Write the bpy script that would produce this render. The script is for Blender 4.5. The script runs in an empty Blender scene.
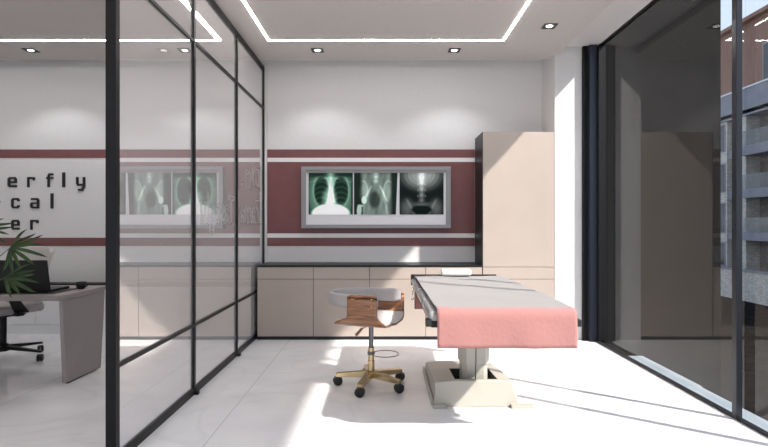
import bpy, bmesh, math, random
from mathutils import Vector, Matrix
random.seed(7)
S = bpy.context.scene
C = S.collection
PI = math.pi
# world frame: x to the right, y into the room, z up; the eye is at (0, 0, EH)
EH, F = 1.27, 520.0
def at(px, py, d):
    return Vector(((px-384)*d/F, d, EH-(py-223.5)*d/F))

# ------------------------------------------------------------------ materials
def mat(name, col, rough=.5, metal=0, spec=.5, coat=0, sheen=0):
    m = bpy.data.materials.new(name); m.use_nodes = True
    b = m.node_tree.nodes['Principled BSDF']
    b.inputs['Base Color'].default_value = (*col, 1)
    b.inputs['Roughness'].default_value = rough
    b.inputs['Metallic'].default_value = metal
    b.inputs['Specular IOR Level'].default_value = spec
    b.inputs['Coat Weight'].default_value = coat
    b.inputs['Sheen Weight'].default_value = sheen
    return m
def nodes(m):
    return m.node_tree.nodes, m.node_tree.links, m.node_tree.nodes['Principled BSDF']
def noisy(name, c0, c1, scale=5, rough=.5, bump=0, stretch=(1,1,1), detail=6, lo=.35, hi=.65, **k):
    m = mat(name, c0, rough, **k); n, l, b = nodes(m)
    tc = n.new('ShaderNodeTexCoord'); mp = n.new('ShaderNodeMapping'); mp.inputs['Scale'].default_value = stretch
    nz = n.new('ShaderNodeTexNoise'); nz.inputs['Scale'].default_value = scale; nz.inputs['Detail'].default_value = detail
    cr = n.new('ShaderNodeValToRGB'); cr.color_ramp.elements[0].position = lo; cr.color_ramp.elements[1].position = hi
    cr.color_ramp.elements[0].color = (*c0, 1); cr.color_ramp.elements[1].color = (*c1, 1)
    l.new(tc.outputs['Object'], mp.inputs[0]); l.new(mp.outputs[0], nz.inputs[0]); l.new(nz.outputs[0], cr.inputs[0]); l.new(cr.outputs[0], b.inputs['Base Color'])
    if bump:
        bp = n.new('ShaderNodeBump'); bp.inputs['Strength'].default_value = bump; bp.inputs['Distance'].default_value = .01
        l.new(nz.outputs[0], bp.inputs['Height']); l.new(bp.outputs[0], b.inputs['Normal'])
    return m
def emis(name, col, st):
    m = bpy.data.materials.new(name); m.use_nodes = True; n = m.node_tree.nodes; n.clear()
    e = n.new('ShaderNodeEmission'); e.inputs[0].default_value = (*col, 1); e.inputs[1].default_value = st
    o = n.new('ShaderNodeOutputMaterial'); m.node_tree.links.new(e.outputs[0], o.inputs[0]); return m
def glass(name, tint, refl, f0, grow, rough=0.0, haze=0):
    # a coated pane: part of the light is mirrored, the rest passes straight through
    m = bpy.data.materials.new(name); m.use_nodes = True; n = m.node_tree.nodes; l = m.node_tree.links; n.clear()
    t = n.new('ShaderNodeBsdfTransparent'); t.inputs[0].default_value = (*tint, 1)
    g = n.new('ShaderNodeBsdfGlossy'); g.inputs['Color'].default_value = (*refl, 1); g.inputs['Roughness'].default_value = rough
    lw = n.new('ShaderNodeFresnel'); lw.inputs[0].default_value = 1.45
    ma = n.new('ShaderNodeMath'); ma.operation = 'MULTIPLY_ADD'; ma.inputs[1].default_value = grow; ma.inputs[2].default_value = f0; ma.use_clamp = True
    mx = n.new('ShaderNodeMixShader'); o = n.new('ShaderNodeOutputMaterial')
    geo = n.new('ShaderNodeNewGeometry'); inv = n.new('ShaderNodeMath'); inv.operation = 'SUBTRACT'; inv.inputs[0].default_value = 1; l.new(geo.outputs['Backfacing'], inv.inputs[1])
    fb = n.new('ShaderNodeMath'); fb.operation = 'MULTIPLY'; l.new(ma.outputs[0], fb.inputs[0]); l.new(inv.outputs[0], fb.inputs[1])   # the far face of a pane only passes light on
    l.new(lw.outputs[0], ma.inputs[0]); l.new(fb.outputs[0], mx.inputs[0]); l.new(t.outputs[0], mx.inputs[1]); l.new(g.outputs[0], mx.inputs[2])
    if haze:
        d = n.new('ShaderNodeBsdfDiffuse'); d.inputs[0].default_value = (.86,.84,.84,1); m2 = n.new('ShaderNodeMixShader'); m2.inputs[0].default_value = haze
        l.new(mx.outputs[0], m2.inputs[1]); l.new(d.outputs[0], m2.inputs[2]); l.new(m2.outputs[0], o.inputs[0])
    else: l.new(mx.outputs[0], o.inputs[0])
    return m

M = {}
M['wall'] = noisy('white_paint', (.65,.635,.63), (.67,.655,.65), 30, .55, .02)
M['ceil'] = noisy('ceiling_paint', (.555,.515,.495), (.575,.535,.515), 20, .7, .01)
M['red'] = noisy('rose_paint', (.165,.055,.055), (.180,.062,.062), 8, .4)
M['gloss_white'] = mat('gloss_white_trim', (.78,.76,.76), .25)
M['beige'] = noisy('beige_laminate', (.385,.325,.285), (.40,.34,.30), 3, .42, spec=.3)
M['black'] = mat('black_metal', (.006,.006,.007), .4, spec=.25)
M['black2'] = mat('black_laminate', (.010,.010,.011), .4, spec=.3)
M['bluegrey'] = mat('blue_grey_metal', (.032,.037,.054), .35, metal=.3)
M['alu'] = mat('anodised_frame', (.022,.024,.032), .25, metal=.4)
M['ledge'] = noisy('pale_ledge_metal', (.20,.235,.265), (.25,.285,.31), 3, .55)
M['gold'] = mat('brass', (.60,.46,.26), .26, metal=1)
M['steel'] = mat('grey_steel', (.16,.16,.17), .3, metal=.8)
M['chrome'] = mat('chrome', (.7,.7,.7), .12, metal=1)
M['rubber'] = mat('black_rubber', (.008,.008,.008), .45)
M['seatfab'] = noisy('grey_upholstery', (.36,.335,.335), (.39,.365,.365), 60, .6, .05)
M['cushion'] = mat('pale_cushion', (.54,.51,.51), .45)
M['vinyl'] = mat('charcoal_vinyl', (.27,.265,.27), .25, coat=.4)
M['base'] = noisy('cream_enamel', (.42,.395,.345), (.44,.415,.36), 4, .4)
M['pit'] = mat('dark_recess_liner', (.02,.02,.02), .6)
M['desk'] = mat('taupe_laminate', (.30,.265,.26), .4)
M['frame_grey'] = mat('brushed_grey_frame', (.27,.26,.26), .35, metal=.4)
M['diffuser'] = mat('light_box_diffuser', (.72,.71,.73), .4)
M['white_fab'] = noisy('white_cotton', (.80,.79,.77), (.86,.85,.83), 40, .8, .1)
M['offwhite'] = mat('cream_leather', (.50,.48,.455), .45)
M['white_lam'] = mat('white_laminate', (.70,.70,.70), .35)
M['leaf'] = noisy('dark_green_leaf', (.010,.028,.006), (.026,.066,.010), 9, .4)
M['stem'] = mat('green_stem', (.06,.10,.03), .6)
M['pot'] = noisy('grey_pot', (.20,.19,.19), (.26,.25,.25), 12, .6)
M['soil'] = noisy('soil', (.03,.02,.012), (.06,.04,.025), 60, .9, .4)
M['led'] = emis('led_tape', (1.0,.965,.94), 34)
M['lamp'] = emis('lamp_lens', (1.0,.98,.97), 4)
M['reflector'] = mat('lamp_reflector', (.55,.55,.55), .25, metal=.9)
M['letter'] = mat('black_acrylic', (.006,.006,.006), .35)
M['decal'] = mat('pale_vinyl_lettering', (.80,.78,.78), .5)
M['pglass'] = glass('mirror_coated_partition_glass', (.88,.87,.87), (.97,.96,.96), .60, .75, haze=.20)
M['wglass'] = glass('window_glass', (.95,.95,.95), (1,1,1), .0, .75)
M['rglass'] = glass('railing_glass', (.6,.65,.7), (1,1,1), .05, 1)
M['dark_wall'] = mat('charcoal_render', (.014,.0135,.013), .9, spec=.0)
M['asphalt'] = noisy('asphalt', (.012,.010,.009), (.018,.016,.014), 2, .95, spec=.0)
M['bglass'] = mat('dark_house_window', (.05,.06,.07), .1)
M['slab'] = noisy('blue_grey_concrete', (.20,.205,.235), (.25,.255,.285), 1, .7)
M['slabtop'] = mat('pale_coping', (.75,.75,.75), .6)

def wood():
    m = mat('walnut_veneer', (.3,.13,.05), .32, coat=.3); n, l, b = nodes(m)
    tc = n.new('ShaderNodeTexCoord'); mp = n.new('ShaderNodeMapping'); mp.inputs['Scale'].default_value = (1.2, 9, 14)
    nz = n.new('ShaderNodeTexNoise'); nz.inputs['Scale'].default_value = 4; nz.inputs['Detail'].default_value = 9; nz.inputs['Distortion'].default_value = 1.2
    cr = n.new('ShaderNodeValToRGB'); e = cr.color_ramp.elements
    e[0].position = .3; e[0].color = (.11,.045,.022, 1); e[1].position = .7; e[1].color = (.36,.165,.080, 1)
    x = e.new(.5); x.color = (.24,.105,.050, 1)
    l.new(tc.outputs['Object'], mp.inputs[0]); l.new(mp.outputs[0], nz.inputs[0]); l.new(nz.outputs[0], cr.inputs[0]); l.new(cr.outputs[0], b.inputs['Base Color']); return m
M['wood'] = wood()
def marble():
    # large polished tiles: joints along y at x=-1.03+1.645k, joints along x at y=4.42+1.645k
    m = mat('polished_marble_tiles', (.7,.7,.7), .10, spec=.55); n, l, b = nodes(m)
    tc = n.new('ShaderNodeTexCoord'); sp = n.new('ShaderNodeSeparateXYZ'); l.new(tc.outputs['Object'], sp.inputs[0])
    def mth(op, a, v, v2=None):
        q = n.new('ShaderNodeMath'); q.operation = op; l.new(a, q.inputs[0])
        if hasattr(v, 'is_linked'): l.new(v, q.inputs[1])
        else: q.inputs[1].default_value = v
        if v2 is not None: q.inputs[2].default_value = v2
        return q.outputs[0]
    def joint(axis, off, w):
        a = mth('SUBTRACT', sp.outputs[axis], off); a = mth('DIVIDE', a, 1.645); a = mth('PINGPONG', a, .5)
        return mth('LESS_THAN', a, w/1.645)
    j = mth('MAXIMUM', joint(0, -1.03, .0032), joint(1, 4.42, .0032))
    w1 = n.new('ShaderNodeTexNoise'); w1.inputs['Scale'].default_value = .9; w1.inputs['Detail'].default_value = 9; w1.inputs['Distortion'].default_value = 1.6
    l.new(tc.outputs['Object'], w1.inputs[0])
    v = mth('SUBTRACT', w1.outputs[0], .5); v = mth('ABSOLUTE', v, 0); v = mth('MULTIPLY', v, 16); 
    cr = n.new('ShaderNodeValToRGB'); cr.color_ramp.elements[0].position = 0; cr.color_ramp.elements[1].position = .55
    cr.color_ramp.elements[0].color = (.80,.795,.81,1); cr.color_ramp.elements[1].color = (.86,.85,.855,1)
    l.new(v, cr.inputs[0])
    w2 = n.new('ShaderNodeTexNoise'); w2.inputs['Scale'].default_value = 2.2; w2.inputs['Detail'].default_value = 5; l.new(tc.outputs['Object'], w2.inputs[0])
    c2 = n.new('ShaderNodeValToRGB'); c2.color_ramp.elements[0].position = .35; c2.color_ramp.elements[1].position = .62
    c2.color_ramp.elements[0].color = (.92,.92,.93,1); c2.color_ramp.elements[1].color = (1,1,1,1); l.new(w2.outputs[0], c2.inputs[0])
    mu = n.new('ShaderNodeMix'); mu.data_type = 'RGBA'; mu.blend_type = 'MULTIPLY'; mu.inputs[0].default_value = 1
    l.new(cr.outputs[0], mu.inputs[6]); l.new(c2.outputs[0], mu.inputs[7])
    mx = n.new('ShaderNodeMix'); mx.data_type = 'RGBA'; l.new(j, mx.inputs[0]); l.new(mu.outputs[2], mx.inputs[6]); mx.inputs[7].default_value = (.58,.57,.57,1)
    l.new(mx.outputs[2], b.inputs['Base Color']); return m
M['floor'] = marble()
def blanket():
    # rose cloth; the grey sheen of its top is painted in along the length
    m = mat('rose_blanket', (.8,.4,.4), .85, sheen=.3); n, l, b = nodes(m)
    tc = n.new('ShaderNodeTexCoord'); sp = n.new('ShaderNodeSeparateXYZ'); l.new(tc.outputs['UV'], sp.inputs[0])
    cr = n.new('ShaderNodeValToRGB'); e = cr.color_ramp.elements
    e[0].position = .0; e[0].color = (.34,.152,.142,1); e[1].position = 1; e[1].color = (.34,.152,.142,1)
    for p, c in ((.115,(.34,.152,.142,1)), (.14,(.205,.192,.190,1)), (.865,(.205,.192,.190,1)), (.895,(.28,.155,.152,1)), (.91,(.34,.152,.142,1))):
        q = e.new(p); q.color = c
    l.new(sp.outputs[1], cr.inputs[0]); l.new(cr.outputs[0], b.inputs['Base Color'])
    nz = n.new('ShaderNodeTexNoise'); nz.inputs['Scale'].default_value = 45; nz.inputs['Detail'].default_value = 4; l.new(tc.outputs['Object'], nz.inputs[0])
    bp = n.new('ShaderNodeBump'); bp.inputs['Strength'].default_value = .35; bp.inputs['Distance'].default_value = .008
    l.new(nz.outputs[0], bp.inputs['Height']); l.new(bp.outputs[0], b.inputs['Normal']); return m
M['blanket'] = blanket()
def brickmat(name, c1, c2, mortar, scale):
    m = mat(name, c1, .85); n, l, b = nodes(m)
    tc = n.new('ShaderNodeTexCoord'); mp = n.new('ShaderNodeMapping'); mp.inputs['Rotation'].default_value = (PI/2, 0, PI/2)
    sp = n.new('ShaderNodeSeparateXYZ'); cb = n.new('ShaderNodeCombineXYZ'); ad = n.new('ShaderNodeMath'); ad.operation = 'ADD'
    l.new(tc.outputs['Object'], sp.inputs[0]); l.new(sp.outputs[0], ad.inputs[0]); l.new(sp.outputs[1], ad.inputs[1]); l.new(ad.outputs[0], cb.inputs[0]); l.new(sp.outputs[2], cb.inputs[1])
    br = n.new('ShaderNodeTexBrick'); br.inputs['Color1'].default_value = (*c1, 1); br.inputs['Color2'].default_value = (*c2, 1); br.inputs['Mortar'].default_value = (*mortar, 1)
    br.inputs['Scale'].default_value = scale; br.inputs['Mortar Size'].default_value = .02
    l.new(cb.outputs[0], br.inputs[0]); l.new(br.outputs[0], b.inputs['Base Color']); return m
M['brick'] = brickmat('pale_stone_brick', (.66,.61,.55), (.46,.42,.37), (.30,.29,.28), 2.2)
M['brickdark'] = brickmat('grey_brown_brick', (.24,.205,.18), (.15,.13,.115), (.10,.09,.085), 2.5)
M['timber'] = noisy('brown_timber_cladding', (.20,.105,.072), (.28,.155,.11), 2, .7, 0, (1, 5, .2))
M['vcol'] = mat('xray_film', (.5,.5,.5), .35, spec=.08)
n_, l_, b_ = nodes(M['vcol']); a_ = n_.new('ShaderNodeVertexColor'); a_.layer_name = 'film'
l_.new(a_.outputs[0], b_.inputs['Base Color']); l_.new(a_.outputs[0], b_.inputs['Emission Color']); b_.inputs['Emission Strength'].default_value = .12

# ------------------------------------------------------------------ mesh helpers
def B(): return bmesh.new()
def box(bm, x0, x1, y0, y1, z0, z1):
    r = bmesh.ops.create_cube(bm, size=1)['verts']
    for v in r: v.co = Vector((x0+(v.co.x+.5)*(x1-x0), y0+(v.co.y+.5)*(y1-y0), z0+(v.co.z+.5)*(z1-z0)))
    return r
def hexa(bm, bot, top):
    vb = [bm.verts.new(p) for p in bot]; vt = [bm.verts.new(p) for p in top]; k = len(vb)
    bm.faces.new(vb[::-1]); bm.faces.new(vt)
    for i in range(k): bm.faces.new((vb[i], vb[(i+1) % k], vt[(i+1) % k], vt[i]))
def sweep(bm, pts, rad, seg=10, closed=False, cap=True):
    pts = [Vector(p) for p in pts]; n = len(pts)
    if not isinstance(rad, (list, tuple)): rad = [rad]*n
    rings = []; up = None
    for i, p in enumerate(pts):
        a = pts[(i-1) % n] if (i > 0 or closed) else p; b = pts[(i+1) % n] if (i < n-1 or closed) else p
        t = (b-a).normalized()
        if up is None:
            up = Vector((0,0,1)) if abs(t.z) < .9 else Vector((1,0,0))
        u = (up-t*up.dot(t)).normalized(); w = t.cross(u); up = u
        rings.append([bm.verts.new(p+(u*math.cos(2*PI*k/seg)+w*math.sin(2*PI*k/seg))*rad[i]) for k in range(seg)])
    m = n if closed else n-1
    for i in range(m):
        r0, r1 = rings[i], rings[(i+1) % n]
        for k in range(seg): bm.faces.new((r0[k], r0[(k+1) % seg], r1[(k+1) % seg], r1[k]))
    if cap and not closed: bm.faces.new(rings[0][::-1]); bm.faces.new(rings[-1])
def lathe(bm, prof, c=(0,0,0), seg=28):
    rings = []
    for r, z in prof:
        rings.append([bm.verts.new((c[0]+max(r,1e-4)*math.cos(2*PI*k/seg), c[1]+max(r,1e-4)*math.sin(2*PI*k/seg), c[2]+z)) for k in range(seg)])
    for i in range(len(rings)-1):
        for k in range(seg): bm.faces.new((rings[i][k], rings[i][(k+1) % seg], rings[i+1][(k+1) % seg], rings[i+1][k]))
    bm.faces.new(rings[0][::-1]); bm.faces.new(rings[-1])
def quadbar(bm, p0, p1, w0, h0, w1, h1):
    p0, p1 = Vector(p0), Vector(p1); t = (p1-p0).normalized(); s = t.cross(Vector((0,0,1))).normalized(); u = s.cross(t)
    def ring(p, w, h): return [p+s*w/2+u*h/2, p-s*w/2+u*h/2, p-s*w/2-u*h/2, p+s*w/2-u*h/2]
    hexa(bm, ring(p0, w0, h0), ring(p1, w1, h1))

def tag(o, label=None, cat=None, group=None, kind=None):
    if label: o['label'] = label
    if cat: o['category'] = cat
    if group: o['group'] = group
    if kind: o['kind'] = kind
    return o
def empty(name, loc, rz=0):
    o = bpy.data.objects.new(name, None); C.objects.link(o); o.location = loc; o.rotation_euler = (0,0,rz); o.empty_display_size = .1; return o
def obj(name, bm, m, parent=None, local=False, smooth=False, bevel=0, seg=2, origin=None):
    bmesh.ops.recalc_face_normals(bm, faces=bm.faces)
    me = bpy.data.meshes.new(name)
    o = bpy.data.objects.new(name, me); C.objects.link(o)
    if parent is not None:
        o.parent = parent
        if not local:
            off = Vector((0,0,0)); p = parent
            while p is not None: off += Vector(p.location); p = p.parent
            bmesh.ops.translate(bm, verts=bm.verts, vec=-off)
    elif origin is not None:
        bmesh.ops.translate(bm, verts=bm.verts, vec=-Vector(origin)); o.location = origin
    else:
        xs = [v.co for v in bm.verts]
        c = Vector(((min(v.x for v in xs)+max(v.x for v in xs))/2, (min(v.y for v in xs)+max(v.y for v in xs))/2, min(v.z for v in xs)))
        bmesh.ops.translate(bm, verts=bm.verts, vec=-c); o.location = c
    bm.to_mesh(me); bm.free()
    for q in (m if isinstance(m, (list, tuple)) else [m]): me.materials.append(q)
    if smooth:
        for p in me.polygons: p.use_smooth = True
    if bevel:
        md = o.modifiers.new('Bevel', 'BEVEL'); md.width = bevel; md.segments = seg; md.limit_method = 'ANGLE'; md.angle_limit = math.radians(40)
        if smooth: md.harden_normals = True
    return o
def bx(name, x0, x1, y0, y1, z0, z1, m, parent=None, bevel=0, **k):
    bm = B(); box(bm, x0, x1, y0, y1, z0, z1); return obj(name, bm, m, parent, bevel=bevel, **k)
def struct(name, x0, x1, y0, y1, z0, z1, m, **k):
    o = bx(name, x0, x1, y0, y1, z0, z1, m, origin=(0,0,0) if name == 'floor' else None, **k); o['kind'] = 'structure'; return o
def copy_tree(o, parent=None):
    c = o.copy(); C.objects.link(c); c.parent = parent
    for ch in [x for x in bpy.data.objects if x.parent == o]: copy_tree(ch, c)
    return c

# ------------------------------------------------------------------ the room
XL, XR, YB, YF = -6.6, 2.333, 6.14, -2.6           # left wall, window plane, back wall, wall behind the eye
HC, HS = 3.12, 3.195                               # lowered ceiling, slab above it
CD = 5.675                                         # front of the cabinets
struct('floor', XL, 2.30, YF, YB, -.12, 0, M['floor'])
struct('wall_back', XL-.15, 2.6, YB, YB+.2, 0, 3.5, M['wall'])
struct('wall_left', XL-.2, XL, YF, YB, 0, HS, M['wall'])
bm = B(); y0_, y1_ = YF-.2, YF
for x0_, x1_, za_, zb_ in ((XL-.2, -6.0, 0, HS), (-1.7, -1.2, 0, HS), (2.1, 2.6, 0, HS), (-6.0, -1.7, 0, .10), (-1.2, 2.1, 0, .10), (-6.0, -1.7, 3.0, HS), (-1.2, 2.1, 3.0, HS)): box(bm, x0_, x1_, y0_, y1_, za_, zb_)
o = obj('wall_behind', bm, M['wall']); o['kind'] = 'structure'      # unseen wall behind the viewer, openings added to let sky light in
for k_, (x0_, x1_) in enumerate(((-6.0, -1.7), (-1.2, 2.1))):
    wn = empty('window_%d' % (k_+2), ((x0_+x1_)/2, YF-.1, .1)); wn['kind'] = 'structure'  # unseen windows, added to brighten the desk side; mullions only
    for q_ in range(4): bx('mullion', x0_+(x1_-x0_-.05)*q_/3, x0_+(x1_-x0_-.05)*q_/3+.05, YF-.13, YF-.07, .10, 3.0, M['alu'], wn)
struct('ceiling', XL, 1.905, YF, 5.86, HC, HC+.05, M['ceil'])
struct('trim_1', XL-.2, 2.36, YF-.2, YB+.2, HS, HS+.25, M['wall'])            # slab above the lowered ceiling
# white pier beside the window and its return
bm = B(); box(bm, 1.863, 2.155, CD, YB, 0, HS); box(bm, 2.155, 2.36, CD+.005, YB, 0, HS)
o = obj('wall_right', bm, M['wall']); o['kind'] = 'structure'
# painted stripes of the back wall
def wy(py): return EH-(py-223.5)*YB/F
X0R, X1R = -1.378, 1.07
for i, (ya, yb, m, xa, xb) in enumerate([(149.5,157.9,'red',X0R,X1R), (157.9,162,'gloss_white',X0R,X1R), (162,233.4,'red',X0R,X1R), (233.4,237.7,'gloss_white',X0R,X1R), (237.7,246,'red',X0R,X1R),
                                       (149.5,157.9,'red',XL,-1.46), (237.7,246,'red',XL,-1.46)]):
    struct('trim_%d' % (i+2), xa, xb, YB-.006, YB, wy(yb), wy(ya), M[m])
struct('trim_9', -1.403, -1.378, YB-.03, YB, 0, HC, M['wall'])               # narrow white stud where the partition meets the wall
# window side
win = empty('window_1', (2.333, 1.4, 0)); win['kind'] = 'structure'
bx('window_sill', 2.275, 2.30, YF, 5.58, 0, .022, M['black'], win)
bx('window_head', 2.315, 2.36, YF, 5.605, 3.178, HS, M['black'], win)
bx('jamb', 2.158, 2.21, 5.635, 5.675, 0, HS-.002, M['black'], win)
bx('jamb', 2.21, 2.298, 5.585, 5.628, 0, HS-.004, M['bluegrey'], win)
bx('jamb', 2.285, 2.358, 5.530, 5.575, .022, 3.165, M['black'], win)
for ym in (3.353, 2.90, .30, -1.3):
    bx('mullion', 2.272, 2.312, ym, ym+.046, .0, HS, M['alu'], win, bevel=.003)
for a, b in ((3.36, 5.53), (.32, 3.36), (YF, .32)):
    bx('pane', 2.333, 2.339, a, b, .0, 3.18, M['wglass'], win)
struct('trim_10', 2.30, 2.485, 4.06, 5.0, -.12, -.002, M['ledge'])
struct('trim_11', 2.30, 2.470, YF, 4.06, -.12, -.002, M['ledge'])
struct('trim_12', 2.30, 2.46, 5.0, 5.555, -.12, -.004, M['dark_wall'])  # far end of the ledge, its shade put into a dark colour
struct('wall_exterior', 2.362, 3.60, 5.56, 5.9, -6.5, 6.5, M['dark_wall'])

# ------------------------------------------------------------------ lighting strips and downlights
def strip(x0, x1, y0, y1, w, label, sides='lrfb'):
    bm = B(); z0, z1 = HC-.004, HC+.002
    box(bm, x0, x1, y1-w, y1, z0, z1); box(bm, x0, x1, y0, y0+w, z0, z1); box(bm, x0, x0+w, y0+w, y1-w, z0, z1); box(bm, x1-w, x1, y0+w, y1-w, z0, z1)
    tag(obj('ceiling_light_strip', bm, M['led']), label, 'ceiling light', 'recessed light lines in the ceiling')
strip(-1.175, 1.215, -1.0, 5.26, .020, 'white light line running as a rectangle in the ceiling over the consulting room')
strip(-5.6, -1.635, -1.0, 5.26, .020, 'white light line running as a rectangle in the ceiling over the desk side')
def downlight(x, y, label):
    t = empty('downlight', (x, y, HC)); tag(t, label, 'downlight', 'square recessed downlights')
    bm = B(); h, i = .062, .045
    for a in ((-h,h,-h,-i), (-h,h,i,h), (-h,-i,-i,i), (i,h,-i,i)): box(bm, *a, -.006, .0)
    obj('bezel', bm, M['black2'], t, local=True)
    bm = B(); hexa(bm, [(-i,-i,-.002),(i,-i,-.002),(i,i,-.002),(-i,i,-.002)], [(-i,-i,-.0005),(i,-i,-.0005),(i,i,-.0005),(-i,i,-.0005)]); obj('reflector', bm, M['reflector'], t, local=True)
    bm = B(); lathe(bm, [(.0,-.010),(.022,-.009),(.030,-.005),(.031,-.002)], seg=20); obj('lamp_lens', bm, M['lamp'], t, local=True, smooth=True)
    L = bpy.data.lights.new('downlight_beam', 'SPOT'); L.energy = 17; L.spot_size = math.radians(112); L.spot_blend = .45; L.shadow_soft_size = .03; L.color = (.93,.96,1)
    lo = bpy.data.objects.new('downlight_beam', L); C.objects.link(lo); lo.location = (0,0,-.03); lo.parent = t
for x, y, lb in ((-.71, 5.55, 'square downlight above the left half of the wall with the x-ray viewer'),
              (.75, 5.55, 'square downlight above the right end of the x-ray viewer, near the tall cabinet'),
              (1.55, 4.87, 'square downlight beside the window edge of the ceiling, right of the light line'),
              (-3.77, 5.55, 'square downlight over the black wall lettering, left of the partition'),
              (-2.35, 5.55, 'square downlight seen faintly through the partition glass')):
    downlight(x, y, lb)

# ------------------------------------------------------------------ glass partition
pt = empty('glass_partition', (-1.42, 4.4, 0))
tag(pt, 'black framed mirror-like glass partition in three bays between desk side and treatment room', 'partition')
xa, xb = -1.443, -1.405
HP = 3.114
bx('post', -1.46, -1.405, 2.724, 2.767, 0, HP, M['black'], pt, bevel=.002)
ps = [2.767, 3.866, 4.99, 6.10]
for y in ps[1:]:
    bx('post', xa, xb, y-.02 if y < 6 else y-.012, y+.02 if y < 6 else y+.012, 0, HP, M['black'], pt, bevel=.002)
bx('rail', xa, xb, 2.767, 6.112, 0, .05, M['black'], pt)
bx('rail', xa, xb, 2.767, 6.112, HP-.055, HP, M['black'], pt)
HZ = (.515, 2.625)
for h in HZ: bx('crossbar', xa+.002, xb-.001, 2.767, 6.10, h-.011, h+.011, M['black'], pt)
for i in range(3):
    for a, b in ((.05, HZ[0]-.011), (HZ[0]+.011, HZ[1]-.011), (HZ[1]+.011, HP-.055)):
        bx('glass_pane', -1.425, -1.418, ps[i]+(.0 if i == 0 else .02), ps[i+1]-.02, a, b, M['pglass'], pt)
for y in ps[1:3]: bx('floor_bracket', -1.405, -1.375, y-.02, y+.02, 0, .02, M['black'], pt, bevel=.004)
# outlined name lettering, readable from the desk side
def glass_text(s, y_start, y_end, zb, h):
    cu = bpy.data.curves.new('t', 'FONT'); cu.body = s; cu.fill_mode = 'NONE'; cu.bevel_depth = .012; cu.bevel_resolution = 0; cu.resolution_u = 3
    to = bpy.data.objects.new('t', cu); C.objects.link(to); bpy.context.view_layer.update()
    me = bpy.data.meshes.new_from_object(to.evaluated_get(bpy.context.evaluated_depsgraph_get())); bpy.data.objects.remove(to)
    bm = B(); bm.from_mesh(me); bpy.data.meshes.remove(me)
    xs = [v.co.x for v in bm.verts]; x0, x1 = min(xs), max(xs)
    for v in bm.verts:
        u = (v.co.x-x0)/(x1-x0); d = v.co.z
        v.co = Vector((-1.4172+max(0, min(.002, abs(d)*.1)), y_start+(y_end-y_start)*u, zb+v.co.y/.73*h))
    return bm
dt = empty('glass_lettering', (-1.4265, 5.0, EH)); tag(dt, 'thin outlined doctor name lettering stuck on the partition glass', 'lettering')
obj('text_line', glass_text('Dr.', 5.97, 5.20, EH+.37, .29), M['decal'], dt)
obj('text_line', glass_text('Zama', 5.97, 5.12, EH, .27), M['decal'], dt)
obj('text_line', glass_text('Tasoglu', 4.92, 4.02, EH, .27), M['decal'], dt)

# ------------------------------------------------------------------ cabinets
cx = [-1.384, -.771, -.158, .455, 1.072]
g = .0025
def cabinet_unit(x0, x1, label, first=False):
    t = empty('base_cabinet', ((x0+x1)/2, CD, 0)); tag(t, label, 'cabinet', 'low cabinets along the back wall')
    bx('body', x0+.001, x1-.001, CD+.02, YB-.008, .035, .795, M['black2'], t)
    bx('plinth', x0+.001, x1-.001, CD+.008, YB-.02, 0, .035, M['black2'], t)
    bx('drawer', x0+g, x1-g, CD, CD+.019, .665, .792, M['beige'], t, bevel=.0015)
    bx('door', x0+g, x1-g, CD, CD+.019, .038, .660, M['beige'], t, bevel=.0015)
labs = ['low beige cabinet beside the glass partition, leftmost of the row', 'low beige cabinet right of the leftmost one, left of the stool seat',
        'low beige cabinet directly behind the desk stool seat', 'low beige cabinet behind the head of the treatment couch, next to the tall cabinet']
for i in range(4): cabinet_unit(cx[i], cx[i+1], labs[i])
tag(bx('worktop', cx[0], cx[4]-.002, CD-.004, YB-.008, .797, .815, M['black2']), 'thin black worktop over the row of low cabinets', 'worktop')
t = empty('tall_cabinet', (1.47, CD, 0)); tag(t, 'tall beige cabinet with black side panel between x-ray viewer and window pier', 'cabinet')
bx('side_panel', 1.0735, 1.0785, CD, YB-.008, 0, 2.27, M['black2'], t)
bx('body', 1.079, 1.858, CD+.02, YB-.008, .035, 2.27, M['beige'], t)
bx('plinth', 1.079, 1.858, CD+.008, YB-.02, 0, .035, M['black2'], t)
bx('door', 1.080, 1.858, CD, CD+.019, .797, 2.27, M['beige'], t, bevel=.0015)
bx('drawer', 1.080, 1.858, CD, CD+.019, .665, .792, M['beige'], t, bevel=.0015)
bx('door', 1.080, 1.858, CD, CD+.019, .038, .660, M['beige'], t, bevel=.0015)

# ------------------------------------------------------------------ x-ray viewer
XF = 6.05
a, b = at(301.2, 228.3, XF), at(450.8, 166.5, XF)
t = empty('xray_viewer', ((a.x+b.x)/2, XF, a.z)); tag(t, 'wide grey framed light box for x-ray films on the rose wall', 'light box')
bm = B(); w = .052
box(bm, a.x, b.x, XF, YB-.007, a.z, a.z+w*.8); box(bm, a.x, b.x, XF, YB-.007, b.z-w*.8, b.z); box(bm, a.x, a.x+w, XF, YB-.007, a.z+w*.8, b.z-w*.8); box(bm, b.x-w, b.x, XF, YB-.007, a.z+w*.8, b.z-w*.8)
obj('frame', bm, M['frame_grey'], t, bevel=.003)
bx('screen', a.x+w, b.x-w, XF+.03, YB-.007, a.z+w*.8, b.z-w*.8, M['diffuser'], t)
bx('clip_bar', a.x+w, b.x-w, XF+.012, XF+.03, b.z-w*.8-.03, b.z-w*.8, M['frame_grey'], t)

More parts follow.
